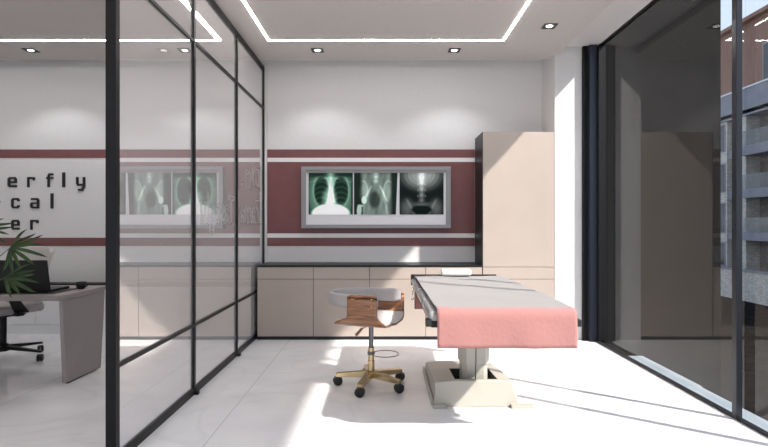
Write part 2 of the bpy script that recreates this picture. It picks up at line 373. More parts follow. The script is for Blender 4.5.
def sm(e0, e1, x):
    k = max(0, min(1, (x-e0)/(e1-e0))); return k*k*(3-2*k)
def ell(u, v, cu, cv, ru, rv, soft=.25):
    d = math.hypot((u-cu)/ru, (v-cv)/rv); return 1-sm(1-soft, 1+soft, d)
def ga(d, s): return math.exp(-(d/s)**2)
def film_chest(u, v):
    L = .13
    L += .20*ell(u, v, .5, .45, .50, .62, .2)
    for cu in (.29, .73):
        lung = ell(u, v, cu, .54, .165, .33, .22)
        rib = .075*max(0, math.sin((v+.5*(u-cu)**2*6)*52))
        L = L*(1-lung)+lung*(.025+rib)
        edge = ga(math.hypot((u-cu)/.185, (v-.54)/.36)-1, .10); L += .20*edge
    neck = sm(.82, .90, v); L = L*(1-neck)+neck*(.05+.32*ga(u-.5, .10))
    L += .10*ga(v-(.86-.25*abs(u-.5)), .018)
    L += .55*ga(u-.5, .065)*(1-neck*.6)
    L += .50*ell(u, v, .47, .36, .14, .20, .6)
    L = max(L, .98*ell(u, v, .50, .02, .44, .235, .12))
    L *= 1-.85*sm(.95, .985, u)*(1-sm(.7,.8,v)); L *= 1-.85*(1-sm(.0, .05, u))*(1-sm(.1,.4,v))*.6
    L = max(0, L)**1.45; g_ = (L*.62, L*1.12+.016, L*.86+.008)
    k = sm(.55, .95, L); return tuple(c*(1-k)+L*k for c in g_)
def film_hip(u, v):
    body = sm(.10+.08*(1-v), .24, u)*(1-sm(.80, .94-.05*v, u))
    L = .03+.30*body
    L += .10*math.sin(u*21+v*4)*body*.5+.06*math.sin(u*47-v*12)*body*.5
    L += .34*ga(u-.5, .055)*sm(.66, .80, v)*(1+.3*math.sin(v*60))
    for s in (-1, 1):
        cv = .5+s*(.10+.55*(.66-v)**1.0*.9 if v < .66 else .10)
        L += .34*ga(u-cv, .022)*sm(.26,.34,v)*(1-sm(.62,.70,v))*body
        L += .20*ell(u, v, .5+s*.25, .50, .10, .20, .6)
        L += .22*ga(math.hypot((u-(.5+s*.30))/.11, (v-.55)/.22)-1, .10)*sm(.45,.6,v)*body
        L += .18*ga(u-(.5+s*.27), .03)*(1-sm(.15,.3,v))
    L = L*(1-.65*ell(u, v, .47, .34, .13, .19, .3))
    L = max(L, .92*ell(u, v, .235, .335, .062, .10, .25))
    L = max(L, .75*ell(u, v, .115+.05*v, .10, .055, .16, .3)*(1-sm(.20,.26,v)))
    L = max(L, .7*ga(v-.20-.0*u, .03)*sm(.08,.12,u)*(1-sm(.2,.25,u)))
    L += .16*ga(u-(.80-.25*v), .03)*(1-sm(.5,.7,v))
    L = max(0, L)**1.35
    return (L*.80, L*1.0+.008, L*.90+.004)
def film_spine(u, v):
    L = .012
    r = math.hypot((u-.5)/.62, (v-.93)/.48)
    cl = 1-sm(.35, 1.0, r); L += cl*(.30+.22*(1-r)+.055*math.sin(r*38+abs(u-.5)*9)*sm(.1,.3,abs(u-.5)))
    L += .60*ga(u-.5, .055)*(.55+.45*sm(.3,.9,v))*(.8+.25*math.sin(v*46))*sm(.26,.34,v)
    L += .28*sm(.68,.80,v)*ga(u-.5,.075)
    for s in (-1, 1):
        L += .22*ga(u-(.5+s*.085), .014)*max(0, math.sin(v*46+1))*sm(.3,.4,v)*(1-sm(.7,.8,v))
        L += .20*ell(u, v, .5+s*.33, .15, .12, .17, .9)
        L += .16*ga((u-(.5+s*.26))-(v-.2)*s*.5, .03)*(1-sm(.3,.4,v))
    L += .20*ga(v-.235, .05)*ga(u-.5, .2)
    L *= 1-.93*ell(u, v, .5, .11, .235, .09, .15)
    L = max(0, L)**1.35
    return (L*.88, L*.95+.004, L*.91+.003)
def film(x0, y0, x1, y1, tilt, fn, name, label):
    d = XF+.024
    A, Z = at(x0, y1, d), at(x1, y0, d); nu, nv = 150, 144
    bm = B(); lay = bm.loops.layers.color.new('film'); dv = .0
    gr = [[bm.verts.new((A.x+(Z.x-A.x)*(i/nu)+tilt*(1-j/nv)*(.0 if i < nu/2 else 1)*(i/nu-.5)*2, d+.004*(1-j/nv)**2*0, A.z+(Z.z-A.z)*j/nv)) for j in range(nv+1)] for i in range(nu+1)]
    cols = {}
    for i in range(nu+1):
        for j in range(nv+1): cols[gr[i][j]] = fn(i/nu, j/nv)
    for i in range(nu):
        for j in range(nv):
            f = bm.faces.new((gr[i][j], gr[i+1][j], gr[i+1][j+1], gr[i][j+1]))
            for lp in f.loops:
                c = cols[lp.vert]; lp[lay] = (*[max(0, min(1, q))**(1/2.2) for q in c], 1)
    bmesh.ops.recalc_face_normals(bm, faces=bm.faces)
    r = bmesh.ops.extrude_face_region(bm, geom=bm.faces[:])
    for v in [e for e in r['geom'] if isinstance(e, bmesh.types.BMVert)]: v.co.y += .0015
    tag(obj(name, bm, M['vcol']), label, 'x-ray film', 'x-ray films clipped to the light box')
film(308.6, 171.0, 352.8, 214.5, 0, film_chest, 'xray_film', 'green tinted chest x-ray film, leftmost on the light box')
film(354.0, 171.0, 397.6, 214.5, -.02, film_hip, 'xray_film', 'hip and pelvis x-ray film in the middle of the light box')
film(399.6, 171.0, 443.6, 214.5, 0, film_spine, 'xray_film', 'dark spine x-ray film, rightmost on the light box')

# ------------------------------------------------------------------ treatment couch
TX0, TX1, TY0, TY1, TH = .252, 1.116, 2.975, 4.85, .765
t = empty('treatment_couch', (.66, 3.95, 0)); tag(t, 'charcoal padded treatment couch on a cream pedestal beside the stool', 'treatment couch')
for i, (y0, y1) in enumerate(((2.975, 3.465), (3.475, 4.02), (4.03, 4.85))):
    bm = B(); box(bm, TX0, TX1, y0, y1, .705, TH); o = obj('mattress', bm, M['vinyl'], t, smooth=True, bevel=.028, seg=5)
bx('frame', TX0+.018, TX1-.018, TY0+.01, TY1-.005, .672, .708, M['black'], t, bevel=.004)
for x0, x1 in ((TX0-.012, TX0+.02), (TX1-.02, TX1+.012)): bx('corner_cap', x0, x1, TY0-.008, TY0+.06, .680, .720, M['rubber'], t, bevel=.003)
bm = B(); box(bm, TX0, TX1-.06, TY1+.022, TY1+.045, .69, .793); obj('head_rim', bm, M['rubber'], t, bevel=.008)
bx('cross_member', .42, .93, 3.3, 4.6, .61, .672, M['steel'], t)
# pedestal: base shell with a recess around the lifting column
bx0, bx1, by0, by1 = .345, .945, 3.60, 4.44
px0, px1, py0, py1 = .50, .795, 3.66, 3.98
def bh(y): return .178 if y <= 3.85 else .178-.075*(y-3.85)/(by1-3.85)
bm = B()
xs = [bx0, px0, px1, bx1]; ys = [by0, py0, py1, by1]
ins = .012
def top(x, y):
    xx = x+(ins if x == bx0 else -.05 if x == bx1 else 0); yy = y+(.022 if y == by0 else -.01 if y == by1 else 0)
    return (xx, yy, bh(y)-(.012 if x in (bx0, bx1) else 0))
T = {(i,j): bm.verts.new(top(xs[i], ys[j])) for i in range(4) for j in range(4)}
Bo = {(i,j): bm.verts.new((xs[i], ys[j], 0)) for i in range(4) for j in range(4)}
Pi = {(i,j): bm.verts.new((xs[i], ys[j], .06)) for i in (1,2) for j in (1,2)}
for i in range(3):
    for j in range(3):
        if (i,j) != (1,1): bm.faces.new((T[i,j], T[i+1,j], T[i+1,j+1], T[i,j+1]))
        bm.faces.new((Bo[i,j], Bo[i,j+1], Bo[i+1,j+1], Bo[i+1,j]))
ring = [(0,0),(1,0),(2,0),(3,0),(3,1),(3,2),(3,3),(2,3),(1,3),(0,3),(0,2),(0,1)]
for k in range(12):
    p, q = ring[k], ring[(k+1) % 12]; bm.faces.new((Bo[p], Bo[q], T[q], T[p]))
pr = [(1,1),(2,1),(2,2),(1,2)]
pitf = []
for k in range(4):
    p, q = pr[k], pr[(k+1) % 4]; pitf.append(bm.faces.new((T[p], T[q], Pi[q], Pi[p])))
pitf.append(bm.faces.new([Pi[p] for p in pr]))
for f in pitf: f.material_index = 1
obj('pedestal_base', bm, [M['base'], M['pit']], t, bevel=.008)
bm = B(); box(bm, .335, .43, 3.562, 3.61, 0, .022); obj('foot', bm, M['base'], t, bevel=.004)
bm = B(); box(bm, .875, 1.03, 3.562, 3.61, 0, .022); obj('foot', bm, M['base'], t, bevel=.004)
bm = B(); box(bm, .330, .345, 3.63, 4.45, 0, .05); obj('foot', bm, M['base'], t, bevel=.004)
bm = B()
def oct_(cx_, cy_, rx, ry, z0, z1, c=.35):
    p = []
    for sx, sy in ((1,1),(-1,1),(-1,-1),(1,-1)):
        q = [(cx_+sx*rx, cy_+sy*ry*(1-c)), (cx_+sx*rx*(1-c), cy_+sy*ry)]
        if sx*sy < 0: q = q[::-1]
        p += q
    hexa(bm, [(x,y,z0) for x,y in p], [(x,y,z1) for x,y in p])
oct_(.655, 3.82, .092, .10, .062, .262); obj('column', bm, M['base'], t, bevel=.003)
bm = B(); oct_(.655, 3.82, .104, .112, .262, .62); obj('column', bm, M['base'], t, bevel=.003)
bm = B(); box(bm, .653, .658, 3.705, 3.709, .262, .60); box(bm, .653, .658, 3.717, 3.722, .065, .262); obj('column_joint', bm, M['pit'], t)
bm = B(); sweep(bm, [(.262, 4.72, .69), (.262, 4.72, .60), (.262, 4.74, .585)], .005, 8); lathe(bm, [(.004,0),(.013,.004),(.013,.018),(.004,.022)], (.262, 4.74, .57), 12); obj('release_handle', bm, M['chrome'], t, smooth=True)
# blanket
bm = B(); uvl = bm.loops.layers.uv.new('UVMap')
top_ = TH+.010
path = [(TY1+.010, .47), (TY1+.010, .60), (TY1+.010, .72), (TY1+.008, .755), (TY1+.002, .770), (TY1-.03, top_+.004)]
for k in range(1, 60): path.append((TY1-.03-(TY1-.03-(TY0+.02))*k/60, top_+.004))
path += [(TY0+.02, top_+.002), (TY0-.002, top_-.004), (TY0-.014, top_-.020), (TY0-.017, top_-.045)]
for k in range(1, 8): path.append((TY0-.017, top_-.045-(top_-.045-.562)*k/7))
ln = [0]
for i in range(1, len(path)): ln.append(ln[-1]+math.hypot(path[i][0]-path[i-1][0], path[i][1]-path[i-1][1]))
nx = 46; rows = []
for i, (y, z) in enumerate(path):
    r = []
    for k in range(nx+1):
        u = k/nx; xl = .285+.018*(4.86-y)/1.9; x = xl+(1.098-xl)*u
        dz = 0; dy = 0
        if z > .765: dz = .0035*math.sin(y*7+x*3.0)+.003*math.sin(x*13-y*5)+.005*ga(y-(4.62-.25*u), .035)+.004*ga(y-(4.25-.1*u), .03); dz = max(dz, -.003)
        elif y < 4: dy = -(.004+.006*math.sin(x*17)+.005*math.sin(x*7+1))*sm(.76, .60, z); dy = min(dy, -.0005)
        else: dy = .004*math.sin(x*15)*0
        r.append(bm.verts.new((x, y+dy, z+dz)))
    rows.append(r)
for i in range(len(path)-1):
    for k in range(nx):
        f = bm.faces.new((rows[i][k], rows[i][k+1], rows[i+1][k+1], rows[i+1][k]))
        for lp, (a_i, b_k) in zip(f.loops, ((i,k),(i,k+1),(i+1,k+1),(i+1,k))): lp[uvl].uv = (b_k/nx, ln[a_i]/ln[-1])
o = obj('blanket', bm, M['blanket'], smooth=True)
md = o.modifiers.new('Solidify', 'SOLIDIFY'); md.thickness = .006; md.offset = 1
tag(o, 'long rose pink blanket over the treatment couch, grey sheen painted on its top', 'blanket')
# bolster
bm = B(); pr_ = []
for k in range(24):
    a_ = 2*PI*k/24; pr_.append((.045*math.copysign(abs(math.cos(a_))**.7, math.cos(a_)), .030*math.copysign(abs(math.sin(a_))**.7, math.sin(a_))))
rg = []
for i, (x, s) in enumerate(((.525,.80),(.533,.96),(.56,1),(.66,1.02),(.76,1),(.787,.96),(.795,.80))):
    rg.append([bm.verts.new((x, 4.775+p*s, .822+q*s)) for p, q in pr_])
for i in range(6):
    for k in range(24): bm.faces.new((rg[i][k], rg[i][(k+1) % 24], rg[i+1][(k+1) % 24], rg[i+1][k]))
bm.faces.new(rg[0]); bm.faces.new(rg[-1][::-1])
tag(obj('rolled_towel', bm, M['white_fab'], smooth=True), 'small white rolled towel at the head of the treatment couch', 'towel')

# ------------------------------------------------------------------ stool
SA = math.radians(18)
st = empty('desk_stool', (-.10, 4.06, 0), -SA); tag(st, 'walnut bucket stool with grey wrapped back and brass star base', 'stool')
def caster_bm(p, ang, r=.036, w=.019):
    bm = B(); d = Vector((math.cos(ang), math.sin(ang), 0)); s = Vector((-d.y, d.x, 0)); c = Vector((p[0], p[1], r))
    for q in (-1, 1):
        a_, b_ = c+s*q*.004, c+s*q*(.004+w)
        sweep(bm, [a_, a_+s*q*.003, b_-s*q*.004, b_], [r*.8, r, r, r*.82], 18)
    quadbar(bm, c-d*r*.2+Vector((0,0,r*.75)), c+d*r*.9+Vector((0,0,r*.35)), .045, .018, .045, .012)
    return bm
R0 = .265
for k in range(5):
    ang = math.radians((174, 253, 323, 30, 100)[k])+SA                # leg directions in world, turned into the stool's frame
    d = Vector((math.cos(ang), math.sin(ang), 0))
    lg = B(); quadbar(lg, d*.02+Vector((0,0,.098)), d*(R0+.012)+Vector((0,0,.082)), .056, .050, .042, .030)
    l_o = obj('leg', lg, M['gold'], st, local=True, bevel=.004)
    cs = caster_bm(d*R0, SA+(.25,-.2,.3,-.35,.1)[k]); cs_o = obj('caster', cs, M['rubber'], l_o, local=True, smooth=True)
    bm = B(); sweep(bm, [d*R0+Vector((0,0,.06)), d*R0+Vector((0,0,.098))], .007, 8); obj('caster_pin', bm, M['rubber'], l_o, local=True)
bm = B(); lathe(bm, [(.03,.075),(.034,.085),(.034,.118),(.026,.126)]); obj('hub', bm, M['rubber'], st, local=True, smooth=False)
bm = B(); lathe(bm, [(.0265,.118),(.0265,.20),(.0235,.205),(.0235,.305),(.018,.31)]); obj('column', bm, M['gold'], st, local=True, smooth=False, bevel=.001)
bm = B(); lathe(bm, [(.0185,.30),(.0185,.49)]); obj('gas_lift', bm, M['steel'], st, local=True)
bm = B(); q = [Vector((.115+.105*math.cos(2*PI*k/36), -.0+.105*math.sin(2*PI*k/36), .262)) for k in range(36)]; 
sweep(bm, q, .0035, 8, closed=True); lathe(bm, [(.027,-.012),(.029,-.010),(.029,.010),(.027,.012)], (0,0,.262), 20); obj('foot_ring', bm, M['steel'], st, local=True, smooth=True)
bm = B(); sweep(bm, [(-.01,-.02,.475),(-.045,-.04,.462),(-.06,-.045,.45)], .004, 8); hexa(bm, [(-.05,-.052,.452),(-.05,-.040,.452),(-.098,-.045,.392),(-.098,-.057,.392)], [(-.068,-.052,.462),(-.068,-.040,.462),(-.118,-.045,.405),(-.118,-.057,.405)])
obj('lever', bm, M['wood'], st, local=True, bevel=.003)
bm = B(); box(bm, -.07, .07, -.06, .06, .478, .494); obj('seat_plate', bm, M['steel'], st, local=True)
# bent walnut shell: U-profile across y, trimmed along x
WS, hb, ht, rr = .252, .500, .742, .10
prof = [(-WS, ht)]
for k in range(1, 7): prof.append((-WS, ht-(ht-hb-rr)*k/6))
for k in range(1, 10): a_ = PI/2*k/9; prof.append((-WS+rr-rr*math.cos(a_), hb+rr-rr*math.sin(a_)))
for k in range(1, 10): prof.append((-WS+rr+(2*WS-2*rr)*k/10, hb-.006*math.sin(PI*k/10)))
prof += [(-y, z) for y, z in prof[:16]][::-1]
FT = .705
def lim(y, z):
    k = sm(hb+.012, hb+.085, z); fa = -.225*(1-k)-.10*k; fb = (.185*(1-k)+.135*k) if y < 0 else .205-.01*k
    if z > ht-.03: e = (z-(ht-.03))/.03; c = .028*(1-math.sqrt(max(0, 1-e*e))); fa += c; fb -= c
    return fa, fb
prof2 = []
for i in range(len(prof)-1):
    prof2.append(prof[i])
for e in (ht-.024, ht-.012, ht-.005): prof2.insert(1, (-WS, e))
prof2[1:4] = sorted(prof2[1:4], key=lambda p: -p[1])
prof2.append(prof[-1]); 
tail = [(WS, e) for e in (ht-.024, ht-.012, ht-.005)]; prof2 = prof2[:-1]+sorted(tail, key=lambda p: p[1])+[prof2[-1]]
prof2 = [(y, z if y < 0 or z < hb+rr else hb+rr+(z-hb-rr)*(FT-hb-rr)/(ht-hb-rr)) for y, z in prof2]
bm = B(); rows = []
for y, z in prof2:
    fa, fb = lim(y, z); rows.append([bm.verts.new((fa+(fb-fa)*k/10, y, z)) for k in range(11)])
for i in range(len(rows)-1):
    for k in range(10): bm.faces.new((rows[i][k], rows[i][k+1], rows[i+1][k+1], rows[i+1][k]))
sh = obj('seat_shell', bm, M['wood'], st, local=True, smooth=True)
md = sh.modifiers.new('Solidify', 'SOLIDIFY'); md.thickness = .011; md.offset = 0
for x_, z_ in ((.095,.715),(.095,.665),(-.055,.715)):
    bm = B(); sweep(bm, [(x_, -WS-.005, z_), (x_, -WS-.010, z_)], .007, 10); obj('screw_cap', bm, M['gold'], st, local=True)
# cushion lying in the shell
bm = B(); rows = []
ci = [(y, z) for y, z in prof2 if z < hb+.055]
for i, (y, z) in enumerate(ci):
    e = min(i, len(ci)-1-i); th = .036*math.sqrt(max(0, min(1, (e+.15)/3)))
    cy = max(-WS+rr, min(WS-rr, y)); nn = Vector((0, cy-y, (hb+rr)-z)); nn = nn.normalized() if abs(y) > WS-rr else Vector((0,0,1))
    b0 = Vector((0, y, z))+nn*.008; t0 = b0+nn*th; row = []
    fa, fb = lim(y, z); fa += .008; fb -= .004; xsq = (0, .0, .03, .12, .5, .88, .97, 1.0, 1.0)
    tk = (0, .45, .85, 1, 1, 1, .85, .45, 0)
    rowt = [bm.verts.new(Vector((fa+(fb-fa)*u, 0, 0))+b0+(t0-b0)*v_) for u, v_ in zip(xsq, tk)]
    rowb = [bm.verts.new(Vector((fa+(fb-fa)*u, 0, 0))+b0) for u in (.97,.5,.03)]
    rows.append(rowt+rowb)
for i in range(len(rows)-1):
    k_ = len(rows[i])
    for k in range(k_): bm.faces.new((rows[i][k], rows[i][(k+1) % k_], rows[i+1][(k+1) % k_], rows[i+1][k]))
bm.faces.new(rows[0]); bm.faces.new(rows[-1][::-1])
obj('seat_cushion', bm, M['cushion'], st, local=True, smooth=True)
# wrapped back band
bm = B(); pp = []
wi = WS-.032
for k in range(5): pp.append((.125-.15*k/4, -wi))
for k in range(1, 24): a_ = PI*k/24; pp.append((-.035-.285*math.sin(a_), -wi*math.cos(a_)))
for k in range(5): pp.append((-.025+.20*k/4, wi))
sec = []
for k in range(20):
    a_ = 2*PI*k/20; sec.append((.024*math.copysign(abs(math.cos(a_))**.55, math.cos(a_)), .052*math.copysign(abs(math.sin(a_))**.55, math.sin(a_))))
rows = []
for i, (x, y) in enumerate(pp):
    a_ = pp[max(0, i-1)]; b_ = pp[min(len(pp)-1, i+1)]; tt = Vector((b_[0]-a_[0], b_[1]-a_[1], 0)).normalized(); nn = Vector((tt.y, -tt.x, 0))
    s = .72 if i in (0, len(pp)-1) else 1
    rows.append([bm.verts.new(Vector((x, y, .690))+nn*p*s+Vector((0,0,q_*s))) for p, q_ in sec])
for i in range(len(rows)-1):
    for k in range(20): bm.faces.new((rows[i][k], rows[i][(k+1) % 20], rows[i+1][(k+1) % 20], rows[i+1][k]))
bm.faces.new(rows[0]); bm.faces.new(rows[-1][::-1])
obj('backrest', bm, M['seatfab'], st, local=True, smooth=True)

# ------------------------------------------------------------------ desk side: sideboard, desk, chair, laptop, cup, plant
sb = empty('sideboard', (-4, 6.0, 0)); tag(sb, 'low white sideboard with thin black top along the wall with lettering', 'sideboard')
bx('plinth', -6.55, -1.50, 6.004, YB-.008, 0, .100, M['white_lam'], sb)
bx('body', -6.55, -1.50, 6.02, YB-.008, .102, .54, M['white_lam'], sb)
for k in range(6):
    x = -6.55+k*.8417; bx('door', x+.002, x+.8397, 6.0, 6.019, .104, .538, M['white_lam'], sb)
bx('top', -6.56, -1.49, 5.99, YB-.008, .541, .580, M['black2'], sb)
dk = empty('desk', (-3.5, 4.33, 0)); tag(dk, 'taupe desk with tapered slab leg standing left of the partition', 'desk')
DH = .715
bm = B(); hexa(bm, [(-4.75,4.02,DH-.045),(-2.53,4.02,DH-.045),(-2.49,4.06,DH-.045),(-2.485,4.62,DH-.045),(-2.52,4.66,DH-.045),(-4.75,4.66,DH-.045)],
                    [(-4.75,4.0,DH),(-2.51,4.0,DH),(-2.47,4.04,DH),(-2.465,4.64,DH),(-2.50,4.68,DH),(-4.75,4.68,DH)])
obj('desk_top', bm, M['desk'], dk, bevel=.006)
for xo in (0, -2.1):
    bm = B(); hexa(bm, [(-2.54+xo,4.10,.012),(-2.505+xo,4.10,.012),(-2.475+xo,4.55,.012),(-2.51+xo,4.55,.012)], [(-2.525+xo,4.035,DH-.045),(-2.495+xo,4.035,DH-.045),(-2.485+xo,4.635,DH-.045),(-2.515+xo,4.635,DH-.045)])
    lo = obj('leg', bm, M['desk'], dk, bevel=.006)
    bx('foot_pad', -2.532+xo, -2.505+xo, 4.13, 4.53, 0, .012, M['rubber'], lo)
# laptop and pad
tag(bx('desk_pad', -3.30, -2.60, 4.10, 4.46, DH, DH+.004, M['black2']), 'thin black pad on the desk under the laptop', 'desk pad')
lp = empty('laptop', (-2.91, 4.2, DH+.0045)); tag(lp, 'black open laptop seen from behind on the desk', 'laptop')
bm = B(); box(bm, -3.13, -2.69, 4.20, 4.45, DH+.0045, DH+.022); obj('keyboard_base', bm, M['black2'], lp, bevel=.004)
bm = B(); hexa(bm, [(-3.13,4.192,DH+.012),(-2.69,4.192,DH+.012),(-2.69,4.200,DH+.012),(-3.13,4.200,DH+.012)], [(-3.13,4.150,DH+.262),(-2.69,4.150,DH+.262),(-2.69,4.158,DH+.262),(-3.13,4.158,DH+.262)]); obj('lid', bm, M['black2'], lp, bevel=.003)
cp = empty('cup', (-2.575, 4.42, DH)); tag(cp, 'small black cup on the right end of the desk', 'cup')
bm = B(); lathe(bm, [(.022,0),(.030,.004),(.040,.028),(.043,.058),(.040,.058),(.036,.03),(.02,.008),(.001,.007)], (-2.575,4.42,DH), 28); obj('bowl', bm, M['black2'], cp, smooth=True)
bm = B(); sweep(bm, [(-2.575+.038+.020*math.sin(PI*k/8), 4.42, DH+.047-.03*k/8) for k in range(9)], .004, 8); obj('handle', bm, M['black2'], cp, smooth=True)

oc = empty('office_chair', (-3.53, 4.82, 0), math.radians(-27)); tag(oc, 'grey office chair with black arms and star base behind the desk', 'office chair')
for k in range(5):
    ang = math.radians(96+72*k); d = Vector((math.cos(ang), math.sin(ang), 0))
    bm = B(); quadbar(bm, d*.03+Vector((0,0,.125)), d*.37+Vector((0,0,.088)), .055, .035, .032, .018); lo = obj('leg', bm, M['black'], oc, local=True, bevel=.004)
    obj('caster', caster_bm(d*.355, ang+1.1+k, .032, .020), M['rubber'], lo, local=True, smooth=True)
bm = B(); lathe(bm, [(.045,.09),(.045,.15),(.028,.16),(.028,.42)]); obj('column', bm, M['black'], oc, local=True)
bm = B(); box(bm, -.12, .12, -.10, .14, .415, .445); obj('mechanism', bm, M['black'], oc, local=True, bevel=.01)
bm = B(); box(bm, -.25, .25, -.25, .24, .445, .53); obj('seat', bm, M['seatfab'], oc, local=True, smooth=True, bevel=.035, seg=5)
# curved tall backrest
bm = B(); rows = []
for j in range(15):
    v = j/14; z = .52+.52*v; w_ = .255+.065*math.sin(PI*min(1, v*1.0+.15)*.62); yb = .22+.10*v*v; r = []
    if j in (0, 14): w_ *= .90
    for i in range(17):
        u = -1+2*i/16; r.append((u*w_, yb-.075*u*u, z))
    rows.append(r)
fr = [[bm.verts.new(p) for p in r] for r in rows]; bk = [[bm.verts.new((p[0], p[1]+.045, p[2])) for p in r] for r in rows]
for j in range(14):
    for i in range(16):
        bm.faces.new((fr[j][i], fr[j][i+1], fr[j+1][i+1], fr[j+1][i])); bm.faces.new((bk[j][i], bk[j+1][i], bk[j+1][i+1], bk[j][i+1]))
    bm.faces.new((fr[j][0], fr[j+1][0], bk[j+1][0], bk[j][0])); bm.faces.new((fr[j][16], bk[j][16], bk[j+1][16], fr[j+1][16]))
for i in range(16):
    bm.faces.new((fr[0][i], bk[0][i], bk[0][i+1], fr[0][i+1])); bm.faces.new((fr[14][i], fr[14][i+1], bk[14][i+1], bk[14][i]))
obj('backrest', bm, M['offwhite'], oc, local=True, smooth=True, bevel=.012, seg=3)
for s in (-1, 1):
    bm = B(); hexa(bm, [(s*.25-.015,-.03,.455),(s*.25+.015,-.03,.455),(s*.25+.015,.09,.455),(s*.25-.015,.09,.455)], [(s*.285-.015,-.10,.595),(s*.285+.015,-.10,.595),(s*.285+.015,-.02,.595),(s*.285-.015,-.02,.595)])
    ar = obj('armrest', bm, M['black'], oc, local=True, bevel=.006)
    bm = B(); box(bm, s*.285-.04, s*.285+.04, -.16, .10, .595, .622); obj('arm_pad', bm, M['rubber'], ar, local=True, bevel=.010)
bm = B(); quadbar(bm, (.02,.0,.43), (.32,-.02,.455), .03, .02, .06, .03); obj('tilt_lever', bm, M['black'], oc, local=True, bevel=.004)

pl = empty('potted_plant', (-3.0, 3.55, 0)); tag(pl, 'dark green leafy plant with fingered fronds at the left picture edge before the desk', 'plant')
bm = B(); lathe(bm, [(.12,0),(.125,.01),(.165,.33),(.17,.34),(.155,.34),(.15,.30),(.001,.295)], (-3.0,3.55,0), 32); obj('pot', bm, M['pot'], pl, smooth=True)
bm = B(); lathe(bm, [(.148,.297),(.14,.308),(.001,.315)], (-3.0,3.55,0), 24); obj('soil', bm, M['soil'], pl)
def palm_leaf(c, main, nl, ln_, spread, roll=0, wd=.0125):
    # fingered leaf: leaflets fan out from c around direction main
    bm = B(); main = Vector(main).normalized(); side = main.cross(Vector((0,-.85,.5))).normalized(); nrm = side.cross(main)
    for k in range(nl):
        f_ = (k-(nl-1)/2)/((nl-1)/2); ang = f_*spread; d = (main*math.cos(ang)+side*math.sin(ang)).normalized(); w_ = nrm.cross(d).normalized()
        L = ln_*(1-.30*abs(f_))*random.uniform(.85,1.08); L_ = []
        n = 8
        for i in range(n+1):
            u = i/n; ww = wd*math.sin(PI*min(1, u*.9+.06))**.9*(1 if u < .98 else .1); p = c+d*L*u+Vector((0,0,-1))*(.10*L*u*u)+nrm*(.02*math.sin(k*2+u*3)*u)
            L_.append((bm.verts.new(p-w_*ww), bm.verts.new(p-nrm*ww*.25), bm.verts.new(p+w_*ww)))
        for i in range(n):
            a_, b_ = L_[i], L_[i+1]
            bm.faces.new((a_[0], a_[1], b_[1], b_[0])); bm.faces.new((a_[1], a_[2], b_[2], b_[1]))
    return bm
root = Vector((-3.0, 3.55, .31))
spec = [((10,248), 3.50, (1,-.1,-.10), 9, .27, 1.35), ((4,278), 3.46, (1,-.15,-.02), 7, .29, .75), ((-22,230), 3.55, (1,0,.05), 6, .26, .6), ((-26,207), 3.6, (1,0,.10), 6, .23, .6),
        ((-60,225), 3.4, (-.6,-.3,.3), 8, .28, 1.3), ((-70,190), 3.7, (-.2,.3,.8), 8, .28, 1.4), ((-50,262), 3.3, (-.2,-.9,.0), 8, .24, 1.1), ((-90,262), 3.7, (-1,.2,0), 8, .28, 1.3)]
for (px, py), d_, mn, nl, L, sp_ in spec:
    c = at(px, py, d_)
    bm = palm_leaf(c, mn, nl, L, sp_); lf = obj('leaf', bm, M['leaf'], pl)
    md = lf.modifiers.new('Solidify', 'SOLIDIFY'); md.thickness = .0012
    bm = B(); mid = (root+c)/2+Vector((-.06 if c.x > -3 else .03, 0, .12)); sweep(bm, [root+(c-root)*0, root.lerp(mid, .5)+Vector((0,0,.03)), mid, mid.lerp(c, .55)+Vector((0,0,.02)), c], [.006,.005,.0045,.004,.003], 6)
    obj('stem', bm, M['stem'], pl, smooth=True)

# ------------------------------------------------------------------ wall lettering
YT = YB-.012
wl = empty('wall_lettering', (-4.2, YB, 1.6)); tag(wl, 'three rows of widely spaced black lowercase letters on the white wall', 'lettering')
def letter(ch, x0, x1, ytop, ybot):
    # drawn as square strokes in picture-wall units: (u0,u1,v0,v1) of the x-height box, v up
    s, h = .27, .20
    G = {'e': [(0,s,.12,.88),(.12,.88,1-h,1),(1-s,1,.5,.88),(s,1,.40,.58),(.12,1,0,h)],
         'r': [(0,s,0,1),(s,.95,1-h,1),(.74,1,.66,.94)],
         'f': [(.18,.18+s*1.2,0,1.22),(.30,1,1.16,1.36),(0,1,.80,1)],
         'l': [(0,1,0,1.45)],
         'y': [(0,s,.30,1),(1-s,1,.0,1),(.1,1,.14,.14+h),(.62,.92,-.16,.06),(.22,.80,-.36,-.16)],
         'c': [(0,s,.12,.88),(.12,.90,1-h,1),(1-s,1,.68,.88),(.12,.90,0,h),(1-s,1,.12,.32)],
         'a': [(.08,.9,1-h,1),(1-s,1,0,.88),(.1,1,.42,.58),(0,s,.1,.50),(.1,.80,0,h*.9)]}[ch]
    bm = B(); A = at(x0, ybot, YT); Z = at(x1, ytop, YT); W, H = Z.x-A.x, Z.z-A.z
    for i, (u0, u1, v0, v1) in enumerate(G): box(bm, A.x+u0*W, A.x+u1*W, YT-i*.0004, YB-.0015, A.z+v0*H, A.z+v1*H)
    obj('letter', bm, M['letter'], wl)
for row, y0, y1 in ((('e',7.4,16.5),('r',27,34.6),('f',46,53),('l',62,64.9),('y',75.8,85)), 177, 187.2), ((('c',11,19.3),('a',30,39),('l',50.3,53.1)), 198, 208.4), ((('e',11,19.3),('r',30,38.2)), 219.8, 229.8):
    for ch, a_, b_ in row: letter(ch, a_, b_, y0, y1)

